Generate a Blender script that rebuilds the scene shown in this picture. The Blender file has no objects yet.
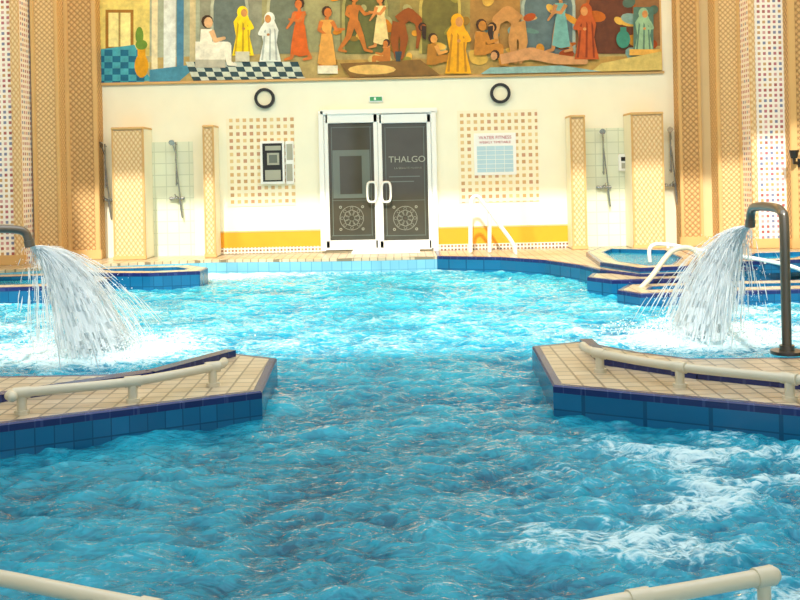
import bpy, math, random
import numpy as np
from mathutils import Vector, Matrix
random.seed(7); np.random.seed(7)
scene=bpy.context.scene
scene.view_settings.view_transform='Standard'

# ---------------- camera model (measured) ----------------
F=1000.0; CH=1.6; CX,CY=400.0,170.0; TH=0.022
cam_d=bpy.data.cameras.new('camera'); cam=bpy.data.objects.new('camera',cam_d)
scene.collection.objects.link(cam); scene.camera=cam
cam.matrix_world=Matrix.Translation((0,0,CH))@Matrix.Rotation(math.pi/2,4,'X')@Matrix.Rotation(-TH,4,'Z')
cam_d.sensor_width=36; cam_d.lens=45; cam_d.shift_y=-130/800; cam_d.clip_end=200
def XZ(px,py):
    u=px-CX; v=CY-py; c,s=math.cos(TH),math.sin(TH)
    return u*c+v*s, -u*s+v*c
def W(px,py,D):
    X,Z=XZ(px,py); return Vector((X/F*D,D,CH+Z/F*D))
def G(px,py,z):
    X,Z=XZ(px,py); D=(z-CH)*F/Z; return Vector((X/F*D,D,z))
DW=17.24

# ---------------- materials ----------------
def hexc(h):
    h=h.lstrip('#'); r=[int(h[i:i+2],16)/255 for i in (0,2,4)]
    return tuple((c/12.92 if c<=0.04045 else ((c+0.055)/1.055)**2.4) for c in r)+(1,)
class NT:
    def __init__(s,name):
        s.m=bpy.data.materials.new(name); s.m.use_nodes=True; s.t=s.m.node_tree
        s.b=s.t.nodes['Principled BSDF']; s.o=s.t.nodes['Material Output']
    def n(s,typ,**k):
        nd=s.t.nodes.new(typ)
        for a,v in k.items(): setattr(nd,a,v)
        return nd
    def set(s,inp,v):
        if isinstance(v,bpy.types.NodeSocket): s.t.links.new(v,inp)
        else: inp.default_value=v
    def math(s,op,a,b=0.0,c=None):
        nd=s.n('ShaderNodeMath',operation=op); s.set(nd.inputs[0],a); s.set(nd.inputs[1],b)
        if c is not None: s.set(nd.inputs[2],c)
        return nd.outputs[0]
    def mix(s,f,a,b):
        nd=s.n('ShaderNodeMix',data_type='RGBA'); s.set(nd.inputs[0],f); s.set(nd.inputs[6],a); s.set(nd.inputs[7],b); return nd.outputs[2]
    def obj(s):
        return s.n('ShaderNodeTexCoord').outputs['Object']
    def sep(s):
        nd=s.n('ShaderNodeSeparateXYZ'); s.set(nd.inputs[0],s.obj()); return nd.outputs
    def bump(s,h,st=0.5,d=0.02,normal=None):
        nd=s.n('ShaderNodeBump'); s.set(nd.inputs['Height'],h); nd.inputs['Strength'].default_value=st; nd.inputs['Distance'].default_value=d
        if normal is not None: s.set(nd.inputs['Normal'],normal)
        return nd.outputs[0]
def plain(name,h,rough=0.5,metal=0,noise=0.06,em=0):
    t=NT(name); c=hexc(h)
    nz=t.n('ShaderNodeTexNoise'); t.set(nz.inputs['Vector'],t.obj()); nz.inputs['Scale'].default_value=3; nz.inputs['Detail'].default_value=4
    d=tuple(x*(1-noise*2) for x in c[:3])+(1,); l=tuple(min(1,x*(1+noise)) for x in c[:3])+(1,)
    t.set(t.b.inputs['Base Color'],t.mix(nz.outputs[0],d,l))
    t.b.inputs['Roughness'].default_value=rough; t.b.inputs['Metallic'].default_value=metal
    return t.m
def mosaic(name,base,cols,cell=0.117,half=0.28,grout=None):
    t=NT(name); x,y,z=t.sep()
    u=t.math('DIVIDE',t.math('ADD',x,y),cell); v=t.math('DIVIDE',z,cell)
    fu=t.math('ABSOLUTE',t.math('SUBTRACT',t.math('FRACT',u),0.5)); fv=t.math('ABSOLUTE',t.math('SUBTRACT',t.math('FRACT',v),0.5))
    m=t.math('LESS_THAN',t.math('MAXIMUM',fu,fv),half)
    cb=t.n('ShaderNodeCombineXYZ'); t.set(cb.inputs[0],t.math('FLOOR',u)); t.set(cb.inputs[1],t.math('FLOOR',v))
    wn=t.n('ShaderNodeTexWhiteNoise'); t.set(wn.inputs['Vector'],cb.outputs[0])
    r=t.n('ShaderNodeValToRGB'); r.color_ramp.interpolation='CONSTANT'; e=r.color_ramp.elements
    while len(e)<len(cols): e.new(0.5)
    for i,c in enumerate(cols): e[i].position=i/len(cols); e[i].color=hexc(c)
    t.set(r.inputs[0],wn.outputs[0])
    t.set(t.b.inputs['Base Color'],t.mix(m,hexc(base),r.outputs[0])); t.b.inputs['Roughness'].default_value=0.35
    return t.m
def carved(name,light,dark,k=26.0,kz=None):
    t=NT(name); x,y,z=t.sep(); kz=kz or k
    u=t.math('MULTIPLY',t.math('ADD',x,y),k); v=t.math('MULTIPLY',z,kz)
    a=t.math('SINE',t.math('ADD',u,v)); b=t.math('SINE',t.math('SUBTRACT',u,v))
    p=t.math('ABSOLUTE',t.math('MULTIPLY',a,b)); p=t.math('POWER',p,0.6)
    nz=t.n('ShaderNodeTexNoise'); t.set(nz.inputs['Vector'],t.obj()); nz.inputs['Scale'].default_value=30
    pp=t.math('ADD',t.math('MULTIPLY',p,0.85),t.math('MULTIPLY',nz.outputs[0],0.25))
    t.set(t.b.inputs['Base Color'],t.mix(pp,hexc(dark),hexc(light)))
    t.set(t.b.inputs['Normal'],t.bump(pp,0.6,0.02)); t.b.inputs['Roughness'].default_value=0.7
    return t.m
def tiles(name,c1,c2,grout,size=0.2,h=None,side=False,rough=0.3,mortar=0.008):
    t=NT(name); br=t.n('ShaderNodeTexBrick'); h=h or size
    if side:
        x,y,z=t.sep(); cb=t.n('ShaderNodeCombineXYZ'); t.set(cb.inputs[0],t.math('ADD',x,y)); t.set(cb.inputs[1],z); vec=cb.outputs[0]
    else: vec=t.obj()
    t.set(br.inputs['Vector'],vec); br.offset=0.0
    br.inputs['Scale'].default_value=1; br.inputs['Brick Width'].default_value=size; br.inputs['Row Height'].default_value=h
    br.inputs['Mortar Size'].default_value=mortar; br.inputs['Color1'].default_value=hexc(c1); br.inputs['Color2'].default_value=hexc(c2); br.inputs['Mortar'].default_value=hexc(grout)
    t.set(t.b.inputs['Base Color'],br.outputs[0]); t.b.inputs['Roughness'].default_value=rough
    return t.m
M={}
M['cream']=plain('cream_paint','#f3efd8',0.6,noise=0.03)
M['white']=plain('white_lacquer','#f2f2ee',0.3,noise=0.02)
M['railwhite']=plain('rail_enamel','#d4ccb4',0.3,noise=0.04)
M['gold']=plain('gold_band_paint','#eaa01c',0.5,noise=0.08)
M['steel']=plain('brushed_steel','#78726a',0.28,0.75)
M['chrome']=plain('chrome','#a8adb0',0.2,0.9)
M['black']=plain('black_plastic','#1c1c1c',0.4)
M['glass']=plain('dark_glass','#4a463a',0.08,0,0.15)
M['glass2']=plain('pale_glass','#6c746a',0.1)
M['frost']=plain('frosted_print','#a9a998',0.5)
M['frost2']=plain('frosted_print_dim','#8c8c7c',0.5)
M['lamp']=plain('lamp_diffuser','#efe6c8',0.5)
M['green']=plain('exit_green','#3f9a62',0.5)
M['red']=plain('print_red','#c05a62',0.5)
M['blue']=plain('print_blue','#b4d4e2',0.5)
M['mosaic']=mosaic('wall_mosaic','#f0e8cc',['#d4aa70','#d8b47c','#c49a68','#e0c48c','#c49470'],0.117,0.26)
M['mosaicW']=mosaic('pillar_mosaic','#f6f2ec',['#b8707c','#c9a070','#7c86a8','#d0a0a0','#a86060'],0.085,0.27)
M['mosaicB']=mosaic('base_mosaic','#e8e0d0',['#9a6f50','#c09060','#806050'],0.06,0.3)
M['carve']=carved('carved_stone','#f0cf98','#a87c46',36)
M['carve2']=carved('carved_stone_deep','#dcb47a','#90683a',32)
M['carve3']=carved('carved_weave','#f0d6a8','#c4945a',42,30)
M['ochre']=plain('ochre_plaster','#d8b074',0.7)
M['mint']=tiles('shower_tile','#e2e8d0','#dae0ca','#c8d0b8',0.2,0.2,True)
M['decktile']=tiles('deck_tile','#cfc0a4','#bfac8c','#857860',0.13)
M['navy']=tiles('navy_tile','#1c2a64','#182458','#303c70',0.13,0.13,False,0.2,0.004)
M['sideblue']=tiles('pool_side_tile','#176894','#125a84','#0e4a70',0.15,0.15,True,0.2,0.005)
M['sidepale']=tiles('pool_side_tile_pale','#7fc0d8','#74b4d0','#5c9cbc',0.15,0.15,True,0.2,0.005)  # paler copy of the side tile, bright wet sheen put into its colour
M['ceil']=plain('ceiling_paint','#e0b468',0.8)
M['wallside']=plain('side_wall_paint','#e0c898',0.7)
M['poolfloor']=tiles('pool_floor_tile','#2c90b8','#2a88b0','#1c6c90',0.3)

# mural paint with colour attribute
t=NT('mural_paint'); at=t.n('ShaderNodeAttribute',attribute_name='Col'); nz=t.n('ShaderNodeTexNoise'); t.set(nz.inputs['Vector'],t.obj()); nz.inputs['Scale'].default_value=7; nz.inputs['Detail'].default_value=9; nz.inputs['Roughness'].default_value=0.65
hs=t.n('ShaderNodeHueSaturation'); t.set(hs.inputs['Color'],at.outputs[0]); t.set(hs.inputs['Value'],t.math('ADD',t.math('MULTIPLY',nz.outputs[0],1.3),0.42)); hs.inputs['Saturation'].default_value=1.1
t.set(t.b.inputs['Base Color'],hs.outputs[0]); t.b.inputs['Roughness'].default_value=0.7; M['mural']=t.m

# water : depth-scattering body colour, painted lighter far off and on crests + fresnel reflection on the waves + painted glints + foam
def water_mat(name,useattr=True):
    t=NT(name); o=t.obj()
    def noise(sc,det,dist=0,vec=o,rough=0.55):
        nd=t.n('ShaderNodeTexNoise'); t.set(nd.inputs['Vector'],vec); nd.inputs['Scale'].default_value=sc; nd.inputs['Detail'].default_value=det; nd.inputs['Distortion'].default_value=dist; nd.inputs['Roughness'].default_value=rough; return nd.outputs[0]
    mp=t.n('ShaderNodeMapping'); t.set(mp.inputs[0],o); mp.inputs['Scale'].default_value=(1,1.5,1); v=mp.outputs[0]
    big=noise(1.3,4,1.0,v); mid=noise(9,8,1.2,v,0.74); fine=noise(42,3,0.5,v); med=noise(15,4,0.8,v); wb_=noise(5.0,3,1.6,v,0.6)
    web=t.math('SUBTRACT',1.0,t.math('MULTIPLY',t.math('ABSOLUTE',t.math('SUBTRACT',wb_,0.5)),9.0)); web=t.math('MAXIMUM',web,0.0)
    if useattr:
        fo=t.n('ShaderNodeAttribute',attribute_name='foam_glint').outputs['Fac']; br=t.n('ShaderNodeAttribute',attribute_name='bright').outputs['Fac']; hh=t.n('ShaderNodeAttribute',attribute_name='crest').outputs['Fac']
    else: fo=0.1; br=0.85; hh=0.4
    ff=t.math('ADD',t.math('MULTIPLY',fo,0.55),t.math('MULTIPLY',mid,0.85)); ff=t.math('ADD',ff,t.math('MULTIPLY',t.math('SUBTRACT',hh,0.5),0.22)); ff=t.math('ADD',ff,t.math('MULTIPLY',web,0.15))
    mr=t.n('ShaderNodeMapRange',interpolation_type='SMOOTHSTEP'); t.set(mr.inputs[0],ff); mr.inputs[1].default_value=0.68; mr.inputs[2].default_value=0.96
    foam_glint=mr.outputs[0]
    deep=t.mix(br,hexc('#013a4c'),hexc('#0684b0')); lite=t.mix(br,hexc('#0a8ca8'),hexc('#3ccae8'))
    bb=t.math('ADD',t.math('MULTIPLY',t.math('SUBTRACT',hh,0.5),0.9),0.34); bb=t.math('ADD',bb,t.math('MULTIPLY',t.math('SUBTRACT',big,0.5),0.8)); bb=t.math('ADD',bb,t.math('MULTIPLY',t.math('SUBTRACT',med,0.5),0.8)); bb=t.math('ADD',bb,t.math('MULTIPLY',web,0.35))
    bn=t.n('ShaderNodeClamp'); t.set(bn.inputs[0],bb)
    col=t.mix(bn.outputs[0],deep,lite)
    b1=t.bump(med,0.55,0.03); b2=t.bump(fine,0.25,0.012,b1); b3=t.bump(foam_glint,0.25,0.02,b1)
    up=t.n('ShaderNodeCombineXYZ'); up.inputs[2].default_value=1
    body=t.n('ShaderNodeBsdfDiffuse'); t.set(body.inputs[0],col); t.set(body.inputs['Normal'],up.outputs[0])
    gl=t.n('ShaderNodeBsdfGlossy'); gl.inputs['Color'].default_value=(1,1,1,1); gl.inputs['Roughness'].default_value=0.05; t.set(gl.inputs['Normal'],b2)
    fr=t.n('ShaderNodeFresnel'); fr.inputs['IOR'].default_value=1.6; t.set(fr.inputs['Normal'],b2)
    fm=t.n('ShaderNodeMapRange',interpolation_type='SMOOTHSTEP'); t.set(fm.inputs[0],fr.outputs[0]); fm.inputs[1].default_value=0.10; fm.inputs[2].default_value=0.75; fm.inputs[3].default_value=0.03; fm.inputs[4].default_value=0.85
    m1=t.n('ShaderNodeMixShader'); t.set(m1.inputs[0],fm.outputs[0]); t.set(m1.inputs[1],body.outputs[0]); t.set(m1.inputs[2],gl.outputs[0])
    fd=t.n('ShaderNodeBsdfDiffuse'); fd.inputs[0].default_value=hexc('#d4eef4'); t.set(fd.inputs['Normal'],b3)
    m2=t.n('ShaderNodeMixShader'); t.set(m2.inputs[0],t.math('MULTIPLY',foam_glint,0.92)); t.set(m2.inputs[1],m1.outputs[0]); t.set(m2.inputs[2],fd.outputs[0])
    t.t.links.new(m2.outputs[0],t.o.inputs[0]); t.t.nodes.remove(t.b)
    return t.m
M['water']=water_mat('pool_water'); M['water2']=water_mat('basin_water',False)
t=NT('jet_water'); t.b.inputs['Base Color'].default_value=(0.95,0.98,1.0,1); t.b.inputs['Roughness'].default_value=0.5
tr=t.n('ShaderNodeBsdfTranslucent'); tr.inputs[0].default_value=(0.96,0.985,1,1); mx=t.n('ShaderNodeMixShader'); mx.inputs[0].default_value=0.5
t.t.links.new(t.b.outputs[0],mx.inputs[1]); t.t.links.new(tr.outputs[0],mx.inputs[2]); t.t.links.new(mx.outputs[0],t.o.inputs[0]); M['jet']=t.m

# ---------------- mesh builder ----------------
class MB:
    def __init__(s,name): s.name=name; s.v=[]; s.f=[]; s.mi=[]; s.sm=[]; s.mats=[]; s.col=[]
    def _m(s,m):
        if m not in s.mats: s.mats.append(m)
        return s.mats.index(m)
    def add(s,vs,fs,m,smooth=False,col=None):
        b=len(s.v); s.v+= [tuple(p) for p in vs]; k=s._m(m)
        for f in fs: s.f.append([b+i for i in f]); s.mi.append(k); s.sm.append(smooth); s.col.append(col)
    def box(s,a,b,m,bev=0.0):
        x0,x1=sorted((a[0],b[0])); y0,y1=sorted((a[1],b[1])); z0,z1=sorted((a[2],b[2]))
        if bev<=0:
            vs=[(x,y,z) for x in(x0,x1) for y in(y0,y1) for z in(z0,z1)]
            s.add(vs,[(0,1,3,2),(4,6,7,5),(0,4,5,1),(2,3,7,6),(0,2,6,4),(1,5,7,3)],m); return
        import bmesh
        bm=bmesh.new(); bmesh.ops.create_cube(bm,size=1)
        for v in bm.verts: v.co=Vector(((x0+x1)/2+v.co.x*(x1-x0),(y0+y1)/2+v.co.y*(y1-y0),(z0+z1)/2+v.co.z*(z1-z0)))
        bmesh.ops.bevel(bm,geom=bm.edges[:],offset=bev,segments=2,affect='EDGES')
        bm.verts.index_update(); s.add([v.co[:] for v in bm.verts],[[v.index for v in f.verts] for f in bm.faces],m); bm.free()
    def tube(s,pts,r,m,seg=12,cap=True):
        pts=[Vector(p) for p in pts]; n=len(pts); rs=r if isinstance(r,(list,tuple)) else [r]*n
        T=[]
        for i in range(n):
            d=pts[min(i+1,n-1)]-pts[max(i-1,0)]; T.append(d.normalized())
        up=Vector((0,0,1)) if abs(T[0].z)<0.9 else Vector((1,0,0))
        nrm=(up-T[0]*up.dot(T[0])).normalized(); vs=[]
        for i in range(n):
            nrm=(nrm-T[i]*nrm.dot(T[i])).normalized(); bn=T[i].cross(nrm)
            for k in range(seg):
                a=2*math.pi*k/seg; vs.append(pts[i]+(nrm*math.cos(a)+bn*math.sin(a))*rs[i])
        fs=[(i*seg+k,i*seg+(k+1)%seg,(i+1)*seg+(k+1)%seg,(i+1)*seg+k) for i in range(n-1) for k in range(seg)]
        s.add(vs,fs,m,True)
        if cap:
            s.add(vs[:seg],[list(range(seg))[::-1]],m); s.add(vs[-seg:],[list(range(seg))],m)
    def sphere(s,c,r,m,seg=12,ring=8,sc=(1,1,1)):
        vs=[];fs=[]
        for i in range(ring+1):
            p=math.pi*i/ring
            for k in range(seg):
                a=2*math.pi*k/seg; vs.append((c[0]+r*sc[0]*math.sin(p)*math.cos(a),c[1]+r*sc[1]*math.sin(p)*math.sin(a),c[2]+r*sc[2]*math.cos(p)))
        for i in range(ring):
            for k in range(seg): fs.append((i*seg+k,(i+1)*seg+k,(i+1)*seg+(k+1)%seg,i*seg+(k+1)%seg))
        s.add(vs,fs,m,True)
    def disc(s,c,r0,r1,m,y,seg=32,depth=0.03):
        vs=[]
        for yy in (y,y+depth):
            for r in (r0,r1):
                for k in range(seg):
                    a=2*math.pi*k/seg; vs.append((c[0]+r*math.cos(a),yy,c[2]+r*math.sin(a)))
        fs=[]
        for k in range(seg):
            j=(k+1)%seg
            fs+=[(k,j,seg+j,seg+k),(seg+k,seg+j,3*seg+j,3*seg+k),(k,2*seg+k,2*seg+j,j)]
        s.add(vs,fs,m)
    def prism(s,poly,z0,z1,mtop,mside):
        n=len(poly); vs=[(p[0],p[1],z0) for p in poly]+[(p[0],p[1],z1) for p in poly]
        s.add(vs,[list(range(n,2*n))],mtop); s.add(vs,[(i,(i+1)%n,n+(i+1)%n,n+i) for i in range(n)],mside)
    def make(s,parent=None):
        me=bpy.data.meshes.new(s.name); me.from_pydata(s.v,[],s.f)
        for m in s.mats: me.materials.append(m)
        me.polygons.foreach_set('material_index',s.mi); me.polygons.foreach_set('use_smooth',s.sm)
        if any(c is not None for c in s.col):
            ca=me.color_attributes.new('Col','FLOAT_COLOR','CORNER'); data=[]
            for p,c in zip(me.polygons,s.col):
                data+=list(c or (1,1,1,1))*p.loop_total
            ca.data.foreach_set('color',data)
        me.update(); o=bpy.data.objects.new(s.name,me); scene.collection.objects.link(o)
        if parent: o.parent=parent
        return o
def ccw(p):
    a=sum(p[i][0]*p[(i+1)%len(p)][1]-p[(i+1)%len(p)][0]*p[i][1] for i in range(len(p)))
    return p if a>0 else p[::-1]
def inset(p,d):
    n=len(p); out=[]
    for i in range(n):
        a=Vector(p[i-1][:2]);b=Vector(p[i][:2]);c=Vector(p[(i+1)%n][:2])
        e1=(b-a).normalized(); e2=(c-b).normalized(); n1=Vector((-e1.y,e1.x)); n2=Vector((-e2.y,e2.x))
        m=(n1+n2); m=m/max(0.3,m.dot(n1)) if m.length>1e-6 else n1
        out.append(b+m*d)
    return out
def deck(name,poly,zt,zb=-0.4,bw=0.07,water=None,rim=0.25,side='sideblue',edge='navy'):
    poly=ccw([Vector(p[:2]) for p in poly]); n=len(poly); b=MB(name)
    def ring(A,B,za,zb_,m):
        b.add([(q[0],q[1],za) for q in A]+[(q[0],q[1],zb_) for q in B],[(i,(i+1)%n,n+(i+1)%n,n+i) for i in range(n)],m)
    zl=zt-0.05
    ring(poly,poly,zb,zl,M[side]); ring(poly,poly,zl,zt-0.01,M[edge])
    p1=inset(poly,0.012); p2=inset(poly,bw)
    ring(poly,p1,zt-0.01,zt,M[edge]); ring(p1,p2,zt,zt,M[edge])
    if water is None:
        b.add([(q[0],q[1],zt) for q in p2],[list(range(n))],M['decktile'])
    else:
        p3=inset(poly,rim); p4=inset(poly,rim+0.04)
        ring(p2,p3,zt,zt,M['decktile']); ring(p3,p4,zt,zt,M['navy']); ring(p4,p4,zt,zt-0.07,M['sideblue'])
        b.add([(q[0],q[1],zt-0.06) for q in p4],[list(range(n))],M['water2'])
    return b.make()

# ---------------- shell ----------------
SX=7.8; YF=-4.0; ZC=6.6
def boxobj(name,a,b,m,bev=0):
    k=MB(name); k.box(a,b,m,bev); return k.make()
boxobj('wall_back',(-SX,DW,-1.5),(SX,DW+0.3,ZC),M['cream'])
boxobj('wall_left',(-SX-0.3,YF,-1.5),(-SX,DW+0.3,ZC),M['wallside'])
boxobj('wall_right',(SX,YF,-1.5),(SX+0.3,DW+0.3,ZC),M['wallside'])
boxobj('floor',(-SX,YF,-1.5),(SX,DW,-1.3),M['poolfloor'])
b=MB('wall_front')
b.box((-SX,YF-0.3,-1.5),(SX,YF,0.6),M['wallside']); b.box((-SX,YF-0.3,5.4),(SX,YF,ZC),M['wallside'])
for i in range(6):
    x=-SX+i*(2*SX-0.6)/5; b.box((x,YF-0.3,0.6),(x+0.6,YF,5.4),M['wallside'])
b.make()
b=MB('ceiling')
SK=(-6.3,6.3,0.6,10.7)
b.box((-SX,YF,ZC),(SX,SK[2],ZC+0.25),M['ceil']); b.box((-SX,SK[3],ZC),(SX,DW+0.3,ZC+0.25),M['ceil'])
b.box((-SX,SK[2],ZC),(SK[0],SK[3],ZC+0.25),M['ceil']); b.box((SK[1],SK[2],ZC),(SX,SK[3],ZC+0.25),M['ceil'])
for i in range(1,5):
    x=SK[0]+i*(SK[1]-SK[0])/5; b.box((x-0.025,SK[2],ZC+0.1),(x+0.025,SK[3],ZC+0.17),M['white'])
for i in range(1,4):
    y=SK[2]+i*(SK[3]-SK[2])/4; b.box((SK[0],y-0.025,ZC+0.1),(SK[1],y+0.025,ZC+0.17),M['white'])
b.make()

# wall bands
def wallbox(b,x0,y0,x1,y1,m,d0=0.02,d1=0.0,bev=0):
    c=((x0+x1)/2,(y0+y1)/2); X0=XZ(x0,c[1])[0]/F*DW; X1=XZ(x1,c[1])[0]/F*DW
    Z0=CH+XZ(c[0],y0)[1]/F*DW; Z1=CH+XZ(c[0],y1)[1]/F*DW
    b.box((X0,DW-d0,Z0),(X1,DW-d1,Z1),m,bev); return X0,X1,Z0,Z1
b=MB('trim_1'); wallbox(b,211,232,321,247,M['gold'],0.015); wallbox(b,211,247,321,253,M['mosaicB'],0.02); wallbox(b,211,230.5,321,232,M['ochre'],0.02); b.make()
b=MB('trim_2'); wallbox(b,437,227,571,243,M['gold'],0.015); wallbox(b,437,243,571,250,M['mosaicB'],0.02); wallbox(b,437,225.5,571,227,M['ochre'],0.02); b.make()
b=MB('mosaic_tile_panel'); wallbox(b,227,118,295,206,M['mosaic'],0.012); b.make()
b=MB('mosaic_tile_panel'); wallbox(b,458,110,538,202,M['mosaic'],0.012); b.make()

# ---------------- doors ----------------
b=MB('door_1')
def wb(x0,y0,x1,y1,m,d0,d1=0,bev=0): return wallbox(b,x0,y0,x1,y1,m,d0,d1,bev)
wb(320,111,325,251,M['white'],0.10,0,0.01); wb(432,111,437,251,M['white'],0.10,0,0.01); wb(320,109,437,114,M['white'],0.10,0,0.01)
wb(325,114,432,250,M['glass'],0.02)
for (a,c) in ((325.2,378.5),(378.8,431.8)):
    wb(a,114,a+4,248,M['white'],0.07,0.01,0.008); wb(c-4,114,c,248,M['white'],0.07,0.01,0.008)
    wb(a,114,c,123,M['white'],0.07,0.01,0.008); wb(a,240,c,249.5,M['white'],0.07,0.01,0.008)
    g0,g1=a+7,c-7
    for (p,q,r,s_) in ((g0,127,g1,127.6),(g0,235,g1,235.6),(g0,127,g0+.6,235.6),(g1-.6,127,g1,235.6),(g0,200,g1,200.5)):
        wb(p,q,r,s_,M['glass2'],0.026,0.02)
    cx=(a+c)/2; cc=W(cx,218,DW)
    for r0,r1 in ((0.20,0.208),(0.13,0.137),(0.045,0.056)): b.disc(cc,r0,r1,M['frost2'],DW-0.028,32,0.006)
    for k in range(8):
        an=k*math.pi/4; c2=cc+Vector((math.cos(an)*0.09,0,math.sin(an)*0.09)); b.disc(c2,0.040,0.047,M['frost2'],DW-0.028,16,0.006)
        c2=cc+Vector((math.cos(an)*0.165,0,math.sin(an)*0.165)); b.disc(c2,0.022,0.028,M['frost2'],DW-0.028,10,0.006)
    for k in range(4):
        an=math.pi/4+k*math.pi/2; c2=cc+Vector((math.cos(an)*0.27,0,math.sin(an)*0.27)); b.disc(c2,0.012,0.026,M['frost2'],DW-0.028,8,0.006)
wb(333,150,370,198,M['glass2'],0.024,0.02); wb(340,156,362,194,M['glass'],0.027,0.02)  # pale rectangle painted on the left leaf as a window reflection
wb(389,176,420,177,M['glass2'],0.026,0.02); wb(389,181,414,182,M['glass2'],0.026,0.02)
for px,sg in ((371.5,-1),(386,1)):
    t0=W(px,182,DW-0.14); t1=W(px,202,DW-0.14)
    H=(t0.z-t1.z)/2; zc=(t0.z+t1.z)/2
    def se(v,p): return abs(v)**p*(1 if v>0 else -1)
    path=[Vector((t0.x+sg*0.0765*se(math.cos(2*math.pi*k/24),0.5),DW-0.13,zc+H*se(math.sin(2*math.pi*k/24),0.6))) for k in range(25)]
    b.tube(path,0.02,M['white'],8,False)
    for zz in (zc+H*0.8,zc-H*0.8): b.tube([(t0.x-sg*0.07,DW-0.05,zz),(t0.x-sg*0.07,DW-0.13,zz)],0.014,M['white'],8)
door=b.make()
def text(s,px,py,size,m,D,parent,name='lettering',sx=1):
    c=bpy.data.curves.new(name,'FONT'); c.body=s; c.size=size; c.align_x='CENTER'; c.align_y='CENTER'; c.extrude=0.002
    o=bpy.data.objects.new(name,c); scene.collection.objects.link(o); o.location=W(px,py,D); o.rotation_euler=(math.pi/2,0,0); o.scale=(sx,1,1); c.materials.append(m)
    bpy.context.view_layer.update(); dg=bpy.context.evaluated_depsgraph_get(); me=bpy.data.meshes.new_from_object(o.evaluated_get(dg)); mo=bpy.data.objects.new(name,me); mo.matrix_world=o.matrix_world.copy()
    scene.collection.objects.link(mo); bpy.data.objects.remove(o); mo.parent=parent; return mo
text('THALGO',407,159.5,0.15,M['frost'],DW-0.03,door,'lettering',1.05)
text('LA BEAUTE MARINE',408,168,0.045,M['frost2'],DW-0.03,door,'lettering_small',1.2)

# round lamps
for px,py in ((265,98.5),(500,93.5)):
    b=MB('round_wall_lamp'); c=W(px,py,DW); b.disc(c,0.125,0.175,M['black'],DW-0.08,36,0.08); b.disc(c,0,0.13,M['lamp'],DW-0.05,32,0.05); b.make()
b=MB('exit_sign'); wb(369,96,383,102,M['white'],0.05,0,0.005); wb(370,97,382,101,M['green'],0.055,0.04); wb(374,97.7,376,100.4,M['white'],0.058,0.05); b.make()
b=MB('wall_cabinet')
wb(261,141,285,184,M['white'],0.10,0,0.008); wb(263.5,143.5,283,181.5,M['black'],0.105,0.09)
wb(266,146,281.5,150.5,M['frost'],0.11,0.10); wb(268,153,280,165,M['frost'],0.12,0.10); wb(270,155,278,163,M['glass2'],0.125,0.10); wb(266,170,281.5,180,M['frost'],0.11,0.10)
wb(286,141,294,184,M['white'],0.06,0,0.008); wb(287,144,293,160,M['frost'],0.065,0.05); wb(287,164,293,181,M['frost'],0.065,0.05)
b.make()
b=MB('notice_poster'); wb(474,133,516,175,M['white'],0.03,0,0.004)
wb(477,146,513,172,M['blue'],0.032,0.028)
for i in range(1,6): wb(477,146+i*4.4,513,146.5+i*4.4,M['white'],0.034,0.028)
for j in (1,2,3): wb(477+j*9,146,477.4+j*9,172,M['white'],0.034,0.028)
poster=b.make()
text('WATER FITNESS',495,137.6,0.078,M['red'],DW-0.034,poster,'title',1.0); text('WEEKLY TIMETABLE',495,142.3,0.055,M['red'],DW-0.034,poster,'subtitle',1.1)
b=MB('wall_telephone'); wb(618,154,626.5,171,M['white'],0.08,0,0.012); wb(620,157,624.5,161,M['black'],0.085,0.07); wb(620.5,163,624,168.5,M['frost'],0.085,0.07); b.make()

b=MB('shower_tile_panel'); wb(146,142,194,258,M['mint'],0.012); b.make()
b=MB('shower_tile_panel'); wb(586,128,633,250,M['mint'],0.012); b.make()
def partition(x0,y0,x1,y1,d=0.55):
    b=MB('shower_partition'); D=DW-d
    A=W(x0,(y0+y1)/2,D); B=W(x1,(y0+y1)/2,D); ZT=W((x0+x1)/2,y0,D).z; ZB=0.2
    b.box((A.x,D,ZB),(B.x,DW,ZT),M['cream'],0.015)
    b.box((A.x+0.02,D-0.03,ZB+0.05),(B.x-0.02,D+0.01,ZT-0.04),M['carve3'],0.012)
    w=0.03
    for (p,q) in ((A.x,A.x+w),(B.x-w,B.x)): b.box((p,D-0.04,ZB),(q,D+0.01,ZT),M['ochre'],0.01)
    b.box((A.x-0.005,D-0.045,ZT-0.03),(B.x+0.005,DW,ZT+0.015),M['ochre'],0.01); b.box((A.x-0.01,D-0.05,ZB),(B.x+0.01,D+0.02,ZB+0.07),M['ochre'],0.01)
    b.make()
partition(113,128,145,258); partition(632,113,664,246)
partition(204,126,215,252,0.45); partition(571,116,586,246,0.45)

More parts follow.
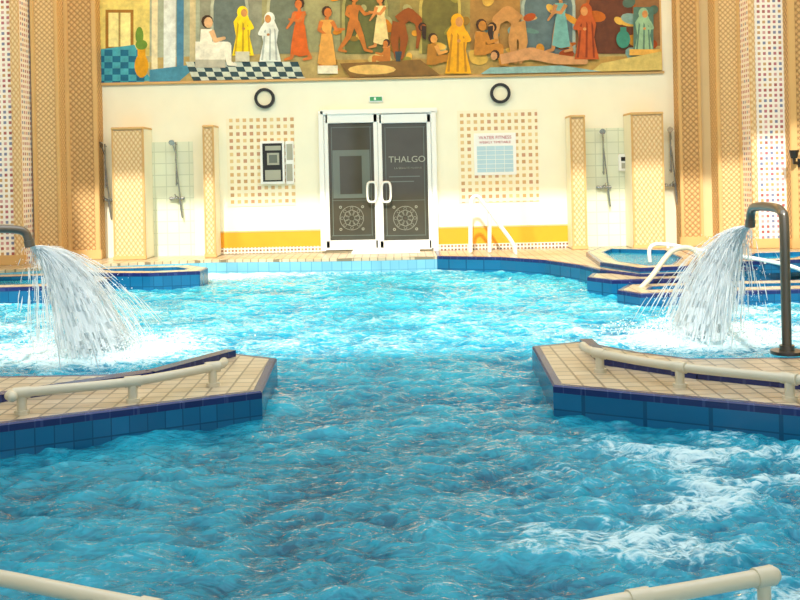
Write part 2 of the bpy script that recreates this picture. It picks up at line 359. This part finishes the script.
def shower(px,top,bot):
    b=MB('hand_shower_set'); y=DW-0.07
    P=W(px,top,DW); x=P.x; zt=P.z; L=0.75
    b.tube([(x,y,zt),(x,y,zt-L)],0.013,M['chrome'],8)
    for z in (zt-0.04,zt-L+0.04): b.tube([(x,y,z),(x,DW-0.01,z)],0.016,M['chrome'],8)
    b.tube([(x,y-0.02,zt-0.18),(x-0.02,y-0.09,zt-0.06),(x-0.03,y-0.12,zt-0.0)],[0.014,0.014,0.016],M['chrome'],8)
    b.tube([(x-0.03,y-0.10,zt+0.01),(x-0.035,y-0.15,zt-0.02)],[0.03,0.055],M['chrome'],12)
    zm=zt-L-0.22
    b.tube([(x-0.12,y+0.0,zm),(x+0.12,y,zm)],0.025,M['chrome'],10); b.sphere((x,y-0.03,zm+0.01),0.035,M['chrome'])
    b.tube([(x,y-0.04,zm+0.02),(x,y-0.13,zm+0.07)],0.01,M['chrome'],8)
    for s in (-1,1): b.tube([(x+s*0.1,y,zm),(x+s*0.1,DW-0.012,zm)],0.03,M['chrome'],10)
    pts=[]
    for k in range(17):
        a=k/16; pts.append((x+0.05+0.07*math.sin(a*math.pi)-a*0.05,y-0.03,zm-0.02-0.45*math.sin(a*math.pi)+(zt-0.2-zm)*a*a*0.9))
    b.tube(pts,0.011,M['chrome'],6); b.make()
shower(106,144,250); shower(176.5,142,250); shower(602,131,245); shower(669,129,245)

# ---------------- pillars ----------------
def pillar(name,x0,x1,D,mat,border=None,zt=ZC,py=130):
    b=MB(name); A=W(x0,py,D).x; B=W(x1,py,D).x
    b.box((A,D,0.2),(B,DW,zt),mat)
    if border:
        w=(B-A)*0.13
        for p,q in ((A-0.005,A+w),(B-w,B+0.005)): b.box((p,D-0.035,0.2),(q,D+0.02,zt),M[border],0.01)
    b.box((A-0.03,D-0.05,0.2),(B+0.03,D+0.05,0.36),M['ochre'],0.01)
    return b.make()
pillar('carved_pillar',66,98,16.95,M['carve2'],'ochre')
pillar('carved_pillar',33,60,16.65,M['carve'],'ochre')
pillar('plaster_pilaster',60,66,17.0,M['wallside'])
pillar('plaster_pilaster',20,33,16.75,M['cream'])
pillar('mosaic_pillar',-45,21,16.2,M['mosaicW'],'carve3')
pillar('carved_pillar',679,701,16.95,M['carve2'],'ochre')
pillar('plaster_pilaster',701,717,17.0,M['wallside'])
pillar('carved_pillar',717,742,16.65,M['carve'],'ochre')
pillar('plaster_pilaster',742,751,16.7,M['cream'])
pillar('mosaic_pillar',751,790,16.2,M['mosaicW'],'carve3')
pillar('carved_pillar',790,840,16.0,M['carve2'],'ochre')
b=MB('bracket_wall_lamp'); c=W(793,166,15.9)
b.tube([(c.x+0.12,16.0,c.z+0.05),(c.x+0.0,15.85,c.z+0.05),(c.x-0.02,15.8,c.z+0.15)],0.025,M['black'],8); b.tube([(c.x-0.02,15.8,c.z+0.12),(c.x-0.02,15.8,c.z+0.25)],[0.05,0.08],M['black'],12); b.tube([(c.x+0.12,16.0,c.z+0.05),(c.x+0.12,15.97,c.z+0.05)],0.07,M['black'],12); b.make()

# ---------------- mural ----------------
b=MB('mural_painting')
zb=W(400,77,DW).z; xl=W(97,75,DW).x; xr=W(661,75,DW).x; ztop=5.35
layer=[0]; MP=M['mural']
def poly(pts,col):
    layer[0]+=1; y=DW-0.03-0.00015*layer[0]
    vs=[]
    for p in pts:
        w=W(p[0],p[1],DW); vs.append((min(max(w.x,xl+0.01),xr-0.01),y,min(max(w.z,zb+0.01),ztop-0.01)))
    b.add(vs,[list(range(len(vs)))],MP,False,hexc(col))
def ell(cx,cy,rx,ry,col,n=14,rot=0):
    poly([(cx+rx*math.cos(t)*math.cos(rot)-ry*math.sin(t)*math.sin(rot),cy+rx*math.cos(t)*math.sin(rot)+ry*math.sin(t)*math.cos(rot)) for t in [2*math.pi*k/n for k in range(n)]],col)
def limb(pts,ws,col):
    for (p,q,w0,w1) in zip(pts[:-1],pts[1:],ws[:-1],ws[1:]):
        dx,dy=q[0]-p[0],q[1]-p[1]; L=math.hypot(dx,dy) or 1; nx,ny=-dy/L,dx/L
        poly([(p[0]+nx*w0,p[1]+ny*w0),(q[0]+nx*w1,q[1]+ny*w1),(q[0]-nx*w1,q[1]-ny*w1),(p[0]-nx*w0,p[1]-ny*w0)],col); ell(q[0],q[1],w1,w1,col,8)
def rect(x0,y0,x1,y1,col): poly([(x0,y0),(x1,y0),(x1,y1),(x0,y1)],col)
b.box((xl-0.02,DW-0.028,zb-0.02),(xr+0.02,DW,ztop+0.02),M['ochre'])
Y0=-60
bgs=[(95,150,'#d0bc74'),(150,200,'#a0a894'),(200,262,'#8a8c7a'),(262,340,'#98946c'),(340,400,'#847c50'),(400,470,'#948450'),(470,520,'#9c7848'),(520,575,'#7f8474'),(575,662,'#8a6444')]
for x0,x1,c in bgs: rect(x0,Y0,x1+0.5,90,c)
poly([(150,58),(330,52),(470,50),(662,46),(662,90),(150,90)],'#b09a68')
poly([(330,60),(662,56),(662,90),(330,90)],'#b4945a')
rect(97,Y0,150,48,'#dccb80'); rect(106,10,134,50,'#9a7038'); rect(109,13,131,47,'#ece0a0'); rect(119,13,121,47,'#a08a50')
poly([(97,50),(135,45),(152,84),(97,88)],'#4f9cac')
for i in range(6):
    for j in range(7):
        if (i+j)%2: poly([(97+j*8,50+i*6.2),(105+j*8,50+i*6.2),(105+j*8,56.2+i*6.2),(97+j*8,56.2+i*6.2)] ,'#1f6484' if j<6 else '#a8a07c')
ell(142,66,7,12,'#d09838'); rect(138,46,146,58,'#d09838'); ell(142,45,6,5,'#6a8a3c'); ell(140,36,4,9,'#6a8a3c')
rect(152,Y0,158,80,'#e0d4b0'); rect(164,Y0,176,72,'#d6dcd8'); rect(177,Y0,184,72,'#4f7f9c'); rect(190,Y0,196,66,'#c0b490')
poly([(150,70),(200,64),(180,84),(150,86)],'#4f88a0')
for i in range(4):
    for j in range(14):
        poly([(186+j*8+i*2,62+i*5),(194+j*8+i*2,62+i*5),(196+j*8+i*2,67+i*5),(188+j*8+i*2,67+i*5)],'#2c444c' if (i+j)%2 else '#c8ccbc')
for cx,w,c,c2 in ((230,16,'#64706c','#b0b4a0'),(285,15,'#6c7464','#acac8c'),(365,20,'#646438','#a09860'),(440,18,'#6c6434','#b8a460'),(548,24,'#56686c','#9ca89c'),(610,22,'#5c3424','#a86038')):
    ell(cx,6,w+3,24,c2); rect(cx-w-3,6,cx+w+3,54,c2); ell(cx,6,w,21,c); rect(cx-w,6,cx+w,54,c)
rn=random.Random(3)
for k in range(34):
    x=rn.uniform(470,655); y=rn.uniform(-10,66); ell(x,y,rn.uniform(4,12),rn.uniform(2,7),rn.choice(['#b0602c','#7f9c94','#c89048','#5c7c74','#9c4c2c','#c0a070','#d0a85c','#4c6458']),12,rn.uniform(-.8,.8))
for k in range(34):
    x=rn.uniform(325,470); y=rn.uniform(-10,74); ell(x,y,rn.uniform(3,9),rn.uniform(2,5),rn.choice(['#d8984c','#8c8440','#c47c34','#a4a070','#e0b060','#8c6c34']),10,rn.uniform(-1,1))
def head(x,y,r,skin,hair,d=1):
    ell(x-d*0.5,y-0.5,r*1.15,r*1.25,hair,10); ell(x+d*0.6,y+0.5,r*0.85,r*1.05,skin,10)
def stand(x,y,h,skin,robe=None,d=1,walk=0.12,arm=0.3,hair='#3a2414'):
    u=h/8.0; hip=y+h*0.5; sh=y+u*1.6; w=u*0.62
    for s,k in ((-1,0.9),(1,1.0)):
        kx=x+s*h*walk*0.6; fx=x+s*h*walk*1.1-(d*h*0.05 if s*d<0 else 0)
        limb([(x+s*w*0.4,hip),(kx+d*h*0.02,y+h*0.74),(fx,y+h*0.97),(fx+d*u*0.9,y+h)],[w*0.85,w*0.6,w*0.35,w*0.25],skin)
    poly([(x-w*1.3,sh),(x+w*1.3,sh),(x+w*0.9,y+h*0.38),(x+w*1.1,hip+u*.4),(x-w*1.1,hip+u*.4),(x-w*0.9,y+h*0.38)],robe or skin)
    limb([(x+w*1.1,sh+u*.2),(x+w*1.1+d*h*arm*0.35,y+h*0.36),(x+w+d*h*arm,y+h*(0.42-arm*0.35))],[w*0.45,w*0.35,w*0.22],skin)
    limb([(x-w*1.1,sh+u*.2),(x-w*1.6,y+h*0.36),(x-w*1.1+d*u,y+h*0.48)],[w*0.45,w*0.35,w*0.22],skin)
    limb([(x,sh),(x+d*.3,y+u*1.1)],[w*0.4,w*0.35],skin); head(x+d*0.6,y+u*0.6,u*0.58,skin,hair,d)
    if robe: poly([(x-w*1.1,hip-u*.6),(x+w*1.1,hip-u*.6),(x+w*2.0,y+h*0.92),(x,y+h*0.95),(x-w*1.9,y+h*0.9)],robe)
def robed(x,y,h,robe,dark,skin='#c08a5c',d=1):
    u=h/7.5; poly([(x-u*.7,y+u*1.2),(x+u*.8,y+u*1.2),(x+u*1.4,y+h*.35),(x+u*1.1,y+h*.6),(x+u*1.8,y+h),(x-u*1.6,y+h),(x-u*1.0,y+h*.6),(x-u*1.4,y+h*.3)],robe)
    ell(x,y+u*.75,u*.85,u*1.0,robe,12); ell(x+d*u*.25,y+u*.85,u*.5,u*.65,skin,10)
    for k in (-0.8,0,0.7): poly([(x+k*u,y+h*.3),(x+k*u+u*.25,y+h*.35),(x+k*u*1.5+u*.2,y+h*.97),(x+k*u*1.5-u*.1,y+h*.97)],dark)
    limb([(x+d*u*.9,y+u*2.2),(x+d*u*1.5,y+h*.42),(x+d*u*.3,y+h*.44)],[u*.4,u*.3,u*.2],robe); ell(x+d*u*.2,y+h*.44,u*.25,u*.22,skin,8)
def bend(x,y,w,h,skin,d=1,hair='#2c1a10'):
    hx=x-d*w*0.15; hy=y+h*0.30
    limb([(hx,hy),(hx-d*w*0.12,y+h*0.65),(hx-d*w*0.05,y+h)],[w*.17,w*.11,w*.06],skin); limb([(hx,hy),(hx+d*w*0.16,y+h*0.62),(hx+d*w*0.08,y+h)],[w*.17,w*.11,w*.06],skin)
    limb([(hx,hy-1),(x+d*w*0.12,y+h*0.13),(x+d*w*0.38,y+h*0.26)],[w*.17,w*.17,w*.13],skin)
    limb([(x+d*w*0.36,y+h*0.28),(x+d*w*0.42,y+h*0.55),(x+d*w*0.36,y+h*0.8)],[w*.07,w*.06,w*.04],skin)
    head(x+d*w*0.52,y+h*0.40,w*.10,skin,hair,d); poly([(x+d*w*.48,y+h*.36),(x+d*w*.62,y+h*.38),(x+d*w*.60,y+h*.66),(x+d*w*.5,y+h*.6)],hair)
def sit(x,y,h,skin,d=1,robe=None,hair='#3a2414'):
    w=h*0.10; hip=y+h*.68
    limb([(x,hip),(x+d*h*.42,y+h*.60),(x+d*h*.45,y+h*.95),(x+d*h*.58,y+h*.98)],[w*1.1,w*.8,w*.5,w*.3],robe or skin)
    poly([(x-w*1.1,y+h*.27),(x+w*1.1,y+h*.27),(x+w*1.2,hip+w),(x-w*1.4,hip+w)],robe or skin)
    limb([(x+w,y+h*.3),(x+d*h*.18,y+h*.5),(x+d*h*.36,y+h*.45)],[w*.55,w*.45,w*.3],skin)
    head(x+d*w*.3,y+h*.13,w*1.05,skin,hair,d)
rect(196,42,226,68,'#e4e0d0'); rect(196,60,226,68,'#b4b0a0')
sit(207,16,50,'#d8b088',1,'#e8e4d4'); 
robed(243,8,48,'#f0d020','#c09c18'); rect(236,52,250,62,'#c8c4b0')
robed(270,14,48,'#dce0d8','#a8b0ac',d=-1)
stand(300,0,60,'#c8784c','#cc6c44',-1,.12,.25); stand(327,8,62,'#c4784a','#d8a060',1,.06,.2)
rect(318,66,338,74,'#e0d8c0')
stand(354,-6,58,'#b87444',None,1,.18,.3); stand(381,-4,52,'#c88858','#e0c890',-1,.1,.3)
ell(380,60,12,6,'#c8b070'); sit(387,40,30,'#b87444',-1)
poly([(340,64),(420,60),(440,76),(350,80)],'#7c5c34'); ell(372,70,24,5,'#d8b070'); bend(404,8,36,50,'#8c4c24',1)
sit(432,34,40,'#d0985c',1,'#a8743c'); robed(457,16,58,'#e0a030','#b07820')
poly([(395,52),(402,52),(400,62),(396,62)],'#2c3c44')
bend(512,6,40,56,'#b88858',-1); sit(480,20,46,'#b47c44',1); stand(560,-8,60,'#b08058','#6c9c98',-1,.12,.25)
limb([(500,60),(530,54),(556,60),(584,62)],[5,6,5,3],'#c09068'); head(494,56,4,'#c09068','#2c1a10',-1)
robed(585,6,54,'#b05c3c','#803820',d=-1); ell(622,40,7,9,'#3c7c6c'); rect(619,28,625,34,'#3c7c6c')
rect(632,8,652,50,'#4c6c60'); robed(642,10,44,'#8cac8c','#567464'); rect(628,50,660,56,'#d8a860'); poly([(600,64),(661,52),(661,76),(590,80)],'#c4b070')
poly([(490,68),(560,66),(600,76),(480,82)],'#84a4a0')
b.make()
b=MB('mural_frame'); 
b.box((xl-0.05,DW-0.06,zb-0.04),(xr+0.05,DW,zb),M['ochre'],0.01); b.box((xl-0.05,DW-0.06,ztop),(xr+0.05,DW,ztop+0.06),M['ochre'],0.01)
b.make()

# ---------------- decks ----------------
Zd=0.2
def gp(l,z): return [G(x,y,z) for x,y in l]
wallr=Vector((SX,DW,0)); walll=Vector((-SX,DW,0))
back=gp([(437,256),(380,257.5),(320,258.5),(210,259.5),(140,262),(60,266),(0,270)],Zd)
deck('pool_deck',[Vector((-SX,14.6,0)),]+back[::-1]+[Vector((back[0].x,DW,0)),walll],Zd,side='sidepale',edge='decktile')
rt=gp([(437,256),(500,257),(545,260),(580,265),(600,270),(640,274.5),(700,273),(760,266),(800,262)],Zd)
deck('pool_deck',rt+[Vector((SX,rt[-1].y,0)),wallr,Vector((rt[0].x,DW,0))],Zd)
deck('whirlpool_basin',gp([(586,252),(600,262),(640,268),(690,266),(700,258),(680,249),(600,247)],0.27),0.27,0.1,0.05,True,0.22)
deck('whirlpool_basin',gp([(720,262),(760,261),(810,259),(830,253),(810,250),(740,252)],0.27),0.27,0.1,0.05,True,0.2)
deck('pool_island',gp([(587,277),(612,280),(720,278),(715,272.5),(592,273)],0.17),0.17)
deck('pool_island',gp([(617,290),(640,293.5),(840,288),(840,279),(720,281),(628,284)],0.13),0.13,-0.4,0.06,True,0.3)
deck('whirlpool_basin',gp([(-90,290),(60,286),(100,282),(112,277),(60,273),(-90,277)],0.2),0.2,-0.4,0.05,True,0.3)
deck('whirlpool_basin',gp([(100,273),(150,273),(200,271),(208,267.5),(190,265),(62,268.5)],0.2),0.2,-0.4,0.05,True,0.25)
ZP=0.16
deck('pool_peninsula',gp([(233,353),(277,358),(262,391),(0,424),(-260,458),(-300,385),(0,376),(110,374),(170,366)],ZP),ZP,-0.4,0.06)
deck('pool_peninsula',gp([(582,341),(532,346),(553,385),(800,408),(1050,432),(1050,362),(800,357),(690,358),(640,352)],ZP),ZP,-0.4,0.06)
def curb(pts):
    b=MB('tiled_curb'); P=[G(x,y,ZP) for x,y in pts]
    for p,q in zip(P[:-1],P[1:]):
        d=(q-p).normalized(); n=Vector((-d.y,d.x,0))*0.05
        pl=ccw([p+n,p-n,q-n,q+n]); b.prism(pl,ZP-0.01,ZP+0.05,M['navy'],M['navy'])
    b.make()
curb([(231,356),(150,378),(0,401),(-200,430)]); curb([(586,345),(606,364),(700,378),(820,390),(1000,408)])
b=MB('door_step'); s0=W(352,255,16.9); s1=W(420,255,16.9); b.box((s0.x,16.75,0.19),(s1.x,DW-0.02,0.25),M['white'],0.015); b.make()

def bez(pts,n=8):
    P=[Vector(p) for p in pts]; out=[]
    for i in range(len(P)-1):
        p0=P[max(i-1,0)];p1=P[i];p2=P[i+1];p3=P[min(i+2,len(P)-1)]
        for k in range(n):
            t=k/n; out.append(0.5*((2*p1)+(p2-p0)*t+(2*p0-5*p1+4*p2-p3)*t*t+(3*p1-p0-3*p2+p3)*t**3))
    out.append(P[-1]); return out
def lowrail(posts,ends):
    b=MB('pool_grab_rail'); h=0.13
    P=[G(x,y,ZP) for x,y in posts]; T=[p+Vector((0,0,h)) for p in P]
    E=[G(x,y,ZP+h) for x,y in ends]
    path=bez([E[0]]+T+[E[1]],6)
    b.tube(path,0.030,M['railwhite'],14)
    for p,tp in zip(P,T):
        b.tube([p,p+Vector((0,0,h))],0.030,M['railwhite'],12); b.tube([p-Vector((0,0,0.005)),p+Vector((0,0,0.025))],0.046,M['railwhite'],14)
        d=(T[1]-T[0]).normalized(); b.tube([tp-d*0.05,tp+d*0.05],0.037,M['railwhite'],14)
    for e in E: b.sphere(e,0.032,M['railwhite'])
    b.make()
lowrail([(22,414),(133,402),(213,386)],[(12,397),(224,362)])
lowrail([(600,372),(680,387),(790,400),(900,414)],[(583,346),(960,405)])
def fgrail(pts,posts):
    b=MB('pool_grab_rail'); P=[G(x,y,0.26) for x,y in pts]; path=bez(P,8); b.tube(path,0.026,M['railwhite'],16); b.sphere(P[0],0.027,M['railwhite']); b.sphere(P[-1],0.027,M['railwhite'])
    for i in posts:
        q=path[i]; b.tube([q,(q.x,q.y,-0.3)],0.022,M['railwhite'],12); 
        d=(path[min(i+1,len(path)-1)]-path[max(0,i-1)]).normalized(); b.tube([q-d*0.035,q+d*0.035],0.032,M['railwhite'],16)
    b.make()
fgrail([(773,575),(740,581),(690,590),(620,602),(540,618),(430,640)],[3,22])
fgrail([(-60,568),(0,578),(60,590),(130,604),(210,620)],[3,26])

b=MB('pool_ladder_rail')
for k in (0,1):
    D=16.75-0.35*k
    pts=[W(470+k*1,252,D),W(470+k,215,D),W(471+k,200,D),W(476+k,196,D),W(482+k,202,D),W(500+k,226,D-0.1),W(512+k,243,D-0.2),W(515+k,254,D-0.2)]
    b.tube(bez(pts,6),0.027,M['white'],10)
    b.tube([W(489+k,212,D),W(489+k,252,D)],0.025,M['white'],10)
b.make()
b=MB('pool_entry_handrail'); D=12.3
b.tube(bez([W(638,291,D-0.3),W(652,276,D-0.2),W(666,257,D),W(676,249,D),W(690,248,D),W(699,256,D),W(702,272,D),W(702,285,D)],6),0.032,M['railwhite'],12); b.make()
b=MB('pool_lounger_frame')
for yy in (0,0.55):
    D=13.9-yy
    b.tube(bez([W(650,262,D),W(650,248,D),W(662,244,D),W(700,250,D-0.2),W(740,256,D-0.3),W(790,266,D-0.5),W(812,276,D-0.5)],6),0.026,M['white'],10)
for px,py in ((668,245.5),(700,250.5),(730,255),(765,261)):
    b.tube([W(px,py,13.85),W(px,py+1.5,13.25)],0.018,M['white'],8)
b.tube([W(735,255,13.6),W(735,272,13.6)],0.022,M['white'],8)
b.make()

# ---------------- spouts ----------------
def spout(pole_px,base_py,topy,nozzle,bend_px,D,nozD):
    b=MB('swan_neck_fountain'); base=G(pole_px,base_py,ZP); x,y=base.x,base.y; N=W(nozzle[0],nozzle[1],nozD); zt=W(bend_px,topy,y).z
    dirn=Vector((N.x-x,N.y-y,0))
    pts=[Vector((x,y,ZP)),Vector((x,y,ZP+0.4)),Vector((x,y,zt-0.12))]
    pts+= [Vector((x,y,0))+dirn*0.05+Vector((0,0,zt-0.03)),Vector((x,y,0))+dirn*0.25+Vector((0,0,zt)),Vector((x,y,0))+dirn*0.7+Vector((0,0,zt-0.005)),Vector((x,y,0))+dirn*0.93+Vector((0,0,zt-0.04)),N]
    path=bez(pts,6); b.tube(path,0.036,M['steel'],16); b.tube([(x,y,ZP-0.005),(x,y,ZP+0.02)],0.12,M['steel'],20); b.tube([(x,y,ZP),(x,y,ZP+0.06)],0.055,M['steel'],16)
    d=(path[-1]-path[-3]).normalized(); b.tube([N-d*0.05,N+d*0.005],0.042,M['steel'],16); b.make(); return N
NR=spout(787,353,209,(750,226),770,8.2,8.35)
NL=spout(-40,360,230,(30,246),5,8.0,8.35)
imp=[]
def jet(N,E,spread):
    b=MB('fountain_water_jet'); T=math.sqrt(2*N.z/9.81); vx=(E.x-N.x)/T; vy=(E.y-N.y)/T; perp=Vector((-vy,vx,0)).normalized(); al=Vector((vx,vy,0)).normalized()
    rng=random.Random(int(N.x*100))
    for layer_ in range(5):
        n=26; m=48; off=(layer_-2)*0.3; vs=[]; ph=rng.uniform(0,6)
        for i in range(n+1):
            q=i/n; t=T*q
            for k in range(m):
                a=k/(m-1)*2-1
                wv=0.006*q*(math.sin(a*23+ph+q*2)+math.sin(a*41+ph*2))
                p=Vector((N.x+vx*t,N.y+vy*t,N.z-4.9*t*t))+perp*(a*(0.034+spread*0.8*q**1.15))+al*(off*(0.06+spread*1.9*q)*math.sqrt(max(0.05,1-a*a))+wv)
                p.z=max(p.z,-0.03); vs.append(p)
        fs=[]
        for i in range(n):
            for k in range(m-1):
                q=i/n; a=abs(k/(m-1)*2-1)
                if q>0.25 and rng.random()<(q-0.25)*(0.35+0.6*a): continue
                fs.append((i*m+k,i*m+k+1,(i+1)*m+k+1,(i+1)*m+k))
        b.add(vs,fs,M['jet'],True)
    for k in range(2000):
        c=rng.uniform(-1,1); a=rng.uniform(-1,1); s0=N+perp*a*0.03+al*c*0.03; pts=[];rs=[]; t0=rng.uniform(0,0.88); t1=t0+rng.uniform(0.05,0.18)
        r=rng.uniform(0.0012,0.0030); ph=rng.uniform(0,6); g=rng.gauss(0,0.68); hh=rng.gauss(0,1.0)
        for i in range(7):
            q=min(t0+(t1-t0)*i/6,1.02); t=T*q
            p=Vector((s0.x+vx*t,s0.y+vy*t,N.z-4.9*t*t))+perp*(g*spread*q**1.1+0.006*math.sin(ph+q*14))+al*(hh*spread*1.1*q**1.1)
            p.z=max(p.z,-0.02)-i*1e-4; pts.append(p); rs.append(r*(1+q)*(0.15+math.sin(math.pi*i/6)))
        b.tube(pts,rs,M['jet'],5,False)
    for k in range(2200):
        q=rng.random()**0.5; t=T*q; p=Vector((N.x+vx*t,N.y+vy*t,N.z-4.9*t*t))+perp*rng.gauss(0,spread*0.9*q)+al*rng.gauss(0,spread*1.2*q)
        if p.z>0: b.sphere(p,rng.uniform(0.002,0.0045),M['jet'],5,4)
    for k in range(2600):
        an=rng.uniform(0,6.28); rr=abs(rng.gauss(0,0.34)); p=(E.x+rr*math.cos(an)*1.3,E.y+rr*math.sin(an),abs(rng.gauss(0,0.09))*max(0,1.2-rr)+0.01); b.sphere(p,rng.uniform(0.003,0.008),M['jet'],5,4)
    b.make(); imp.append((E.x,E.y))
jet(NR,G(699,335,0),0.27); jet(NL,G(98,350,0),0.32)

# ---------------- water surface ----------------
def perlin(x,y,seed):
    rs=np.random.RandomState(seed); P=rs.permutation(512); A=rs.rand(512)*2*np.pi; gx=np.cos(A); gy=np.sin(A)
    xi=np.floor(x).astype(int); yi=np.floor(y).astype(int); xf=x-xi; yf=y-yi
    def g(ix,iy,dx,dy):
        h=P[(P[ix&511]+iy)&511]; return gx[h]*dx+gy[h]*dy
    u=xf*xf*xf*(xf*(xf*6-15)+10); v=yf*yf*yf*(yf*(yf*6-15)+10)
    a=g(xi,yi,xf,yf); b_=g(xi+1,yi,xf-1,yf); c=g(xi,yi+1,xf,yf-1); d=g(xi+1,yi+1,xf-1,yf-1)
    return (a+(b_-a)*u)*(1-v)+(c+(d-c)*u)*v
NX=760
u=np.linspace(-1,1,NX); xs=(SX-0.02)*(0.36*u+0.64*u**3)
ys=np.concatenate([np.linspace(-3.9,2.4,80)[:-1],np.exp(np.linspace(math.log(2.4),math.log(DW-0.02),940))]); NY=len(ys)
X,Y=np.meshgrid(xs,ys)
wx=X+0.14*perlin(X*1.6,Y*1.6,1)+0.04*perlin(X*5,Y*5,21); wy=Y+0.14*perlin(X*1.6+9,Y*1.6,2)+0.04*perlin(X*5+7,Y*5,22)
def sm(v,e=0.10): return np.sqrt(v*v+e*e)
H=0.035*perlin(wx*1.1,wy*1.5,3)
r2=-sm(perlin(wx*3.4+3,wy*5.2,5)); r3=-sm(perlin(wx*8.0,wy*12,6),0.06); r4=-sm(perlin(wx*18,wy*25,16),0.06)
H+=0.036*r2+0.018*r3+0.005*r4+0.034*perlin(wx*2.8+11,wy*4.6,18)+0.028*perlin(wx*5.6,wy*8.8,8)+0.010*perlin(wx*12,wy*18,28)
def sstep(a,b_,v):
    t=np.clip((v-a)/(b_-a),0,1); return t*t*(3-2*t)
fr=np.clip(sstep(-0.3,1.5,X-0.05*(Y-4))*sstep(7.0,5.0,Y),0,1)
bil=sm(perlin(wx*4.2+5,wy*5.6,9),.03)*0.075+sm(perlin(wx*10,wy*13,10),.03)*0.035
H=H*(1-0.3*fr)+fr*(bil-0.02)
H=H-H.mean()
patch=perlin(X*1.5,Y*2.4,11)
foam_glint=fr*(0.20+0.46*sstep(-0.2,0.35,patch))
foam_glint+=0.03+0.14*sstep(6,9.5,Y)  # far and mid water: foam, with white glints painted in
foam_glint+=0.24*sstep(8.0,9.6,Y)*sstep(13.0,10.5,Y)*(0.6+0.9*perlin(X*.7,Y*.9,31))
foam_glint+=0.50*np.exp(-((X+3.2)/1.6)**2-((Y-16.0)/0.9)**2)+0.30*np.exp(-((Y-16.3)/0.7)**2)  # far edge: foam that also paints bright glints on the water
foam_glint+=0.16*sstep(2.0,4.0,np.abs(X))*sstep(8,9,Y)
for ex,ey in imp:
    d=np.hypot((X-ex)*0.85,(Y-ey)); foam_glint+=0.9*np.exp(-(d/0.42)**2)+0.34*np.exp(-(d/1.0)**2); H+=0.05*np.exp(-(d/0.35)**2)
foam_glint=np.clip(foam_glint,0,1.2)
bright=np.clip(0.20+0.80*sstep(5.0,10.5,Y+0.5*perlin(X*.8,Y*.8,12)),0,1)+0.25*fr; bright=np.clip(bright,0,1)  # body colour painted lighter where the pool is lit and aerated
crest=np.clip(0.5+H/(H.std()*5),0,1)  # height mask that paints crests lighter and troughs darker, replacing shading
co=np.stack([X,Y,H-0.03],-1).reshape(-1,3).astype(np.float32)
idx=np.arange(NX*NY).reshape(NY,NX); q=np.stack([idx[:-1,:-1],idx[:-1,1:],idx[1:,1:],idx[1:,:-1]],-1).reshape(-1,4)
me=bpy.data.meshes.new('pool_water'); nf=len(q)
me.vertices.add(len(co)); me.vertices.foreach_set('co',co.ravel()); me.loops.add(nf*4); me.loops.foreach_set('vertex_index',q.ravel().astype(np.int32))
me.polygons.add(nf); me.polygons.foreach_set('loop_start',np.arange(0,nf*4,4,dtype=np.int32)); me.polygons.foreach_set('loop_total',np.full(nf,4,dtype=np.int32))
me.polygons.foreach_set('use_smooth',np.ones(nf,dtype=bool)); me.update(); me.validate()
for nm,arr in (('foam_glint',foam_glint),('bright',bright),('crest',crest)):
    a=me.attributes.new(nm,'FLOAT','POINT'); a.data.foreach_set('value',arr.ravel().astype(np.float32))
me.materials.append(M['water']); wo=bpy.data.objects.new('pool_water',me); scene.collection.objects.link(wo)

# ---------------- lights ----------------
w=bpy.data.worlds.new('world'); scene.world=w; w.use_nodes=True; bg=w.node_tree.nodes['Background']; bg.inputs[0].default_value=(0.86,0.94,1.0,1); bg.inputs[1].default_value=1.6
def area(name,loc,rot,sx,sy,p,c):
    l=bpy.data.lights.new(name,'AREA'); l.shape='RECTANGLE'; l.size=sx; l.size_y=sy; l.energy=p; l.color=c; o=bpy.data.objects.new(name,l); o.location=loc; o.rotation_euler=rot; scene.collection.objects.link(o)
area('skylight_fill',(0,5.6,ZC+0.5),(0,0,0),12,9.5,250,(0.95,0.97,1))  # added fill light above the opening, on top of the sky
area('wall_fill',(0,12.0,ZC-0.1),(math.radians(45),0,0),14.5,1.5,600,(1,0.94,0.78))  # added fill light that brightens the back wall, no real fitting
area('ceiling_upfill',(0,16.6,5.7),(math.radians(190),0,0),13,0.4,300,(1,0.80,0.42))  # added uplight warming the ceiling for golden reflections in the water
s=bpy.data.lights.new('sun','SUN'); s.energy=4.4; s.angle=0.03; s.color=(1,0.94,0.82); so=bpy.data.objects.new('sun',s); scene.collection.objects.link(so)
d=Vector((0.12,1.0,-0.84)).normalized(); so.rotation_euler=d.to_track_quat('-Z','Y').to_euler()
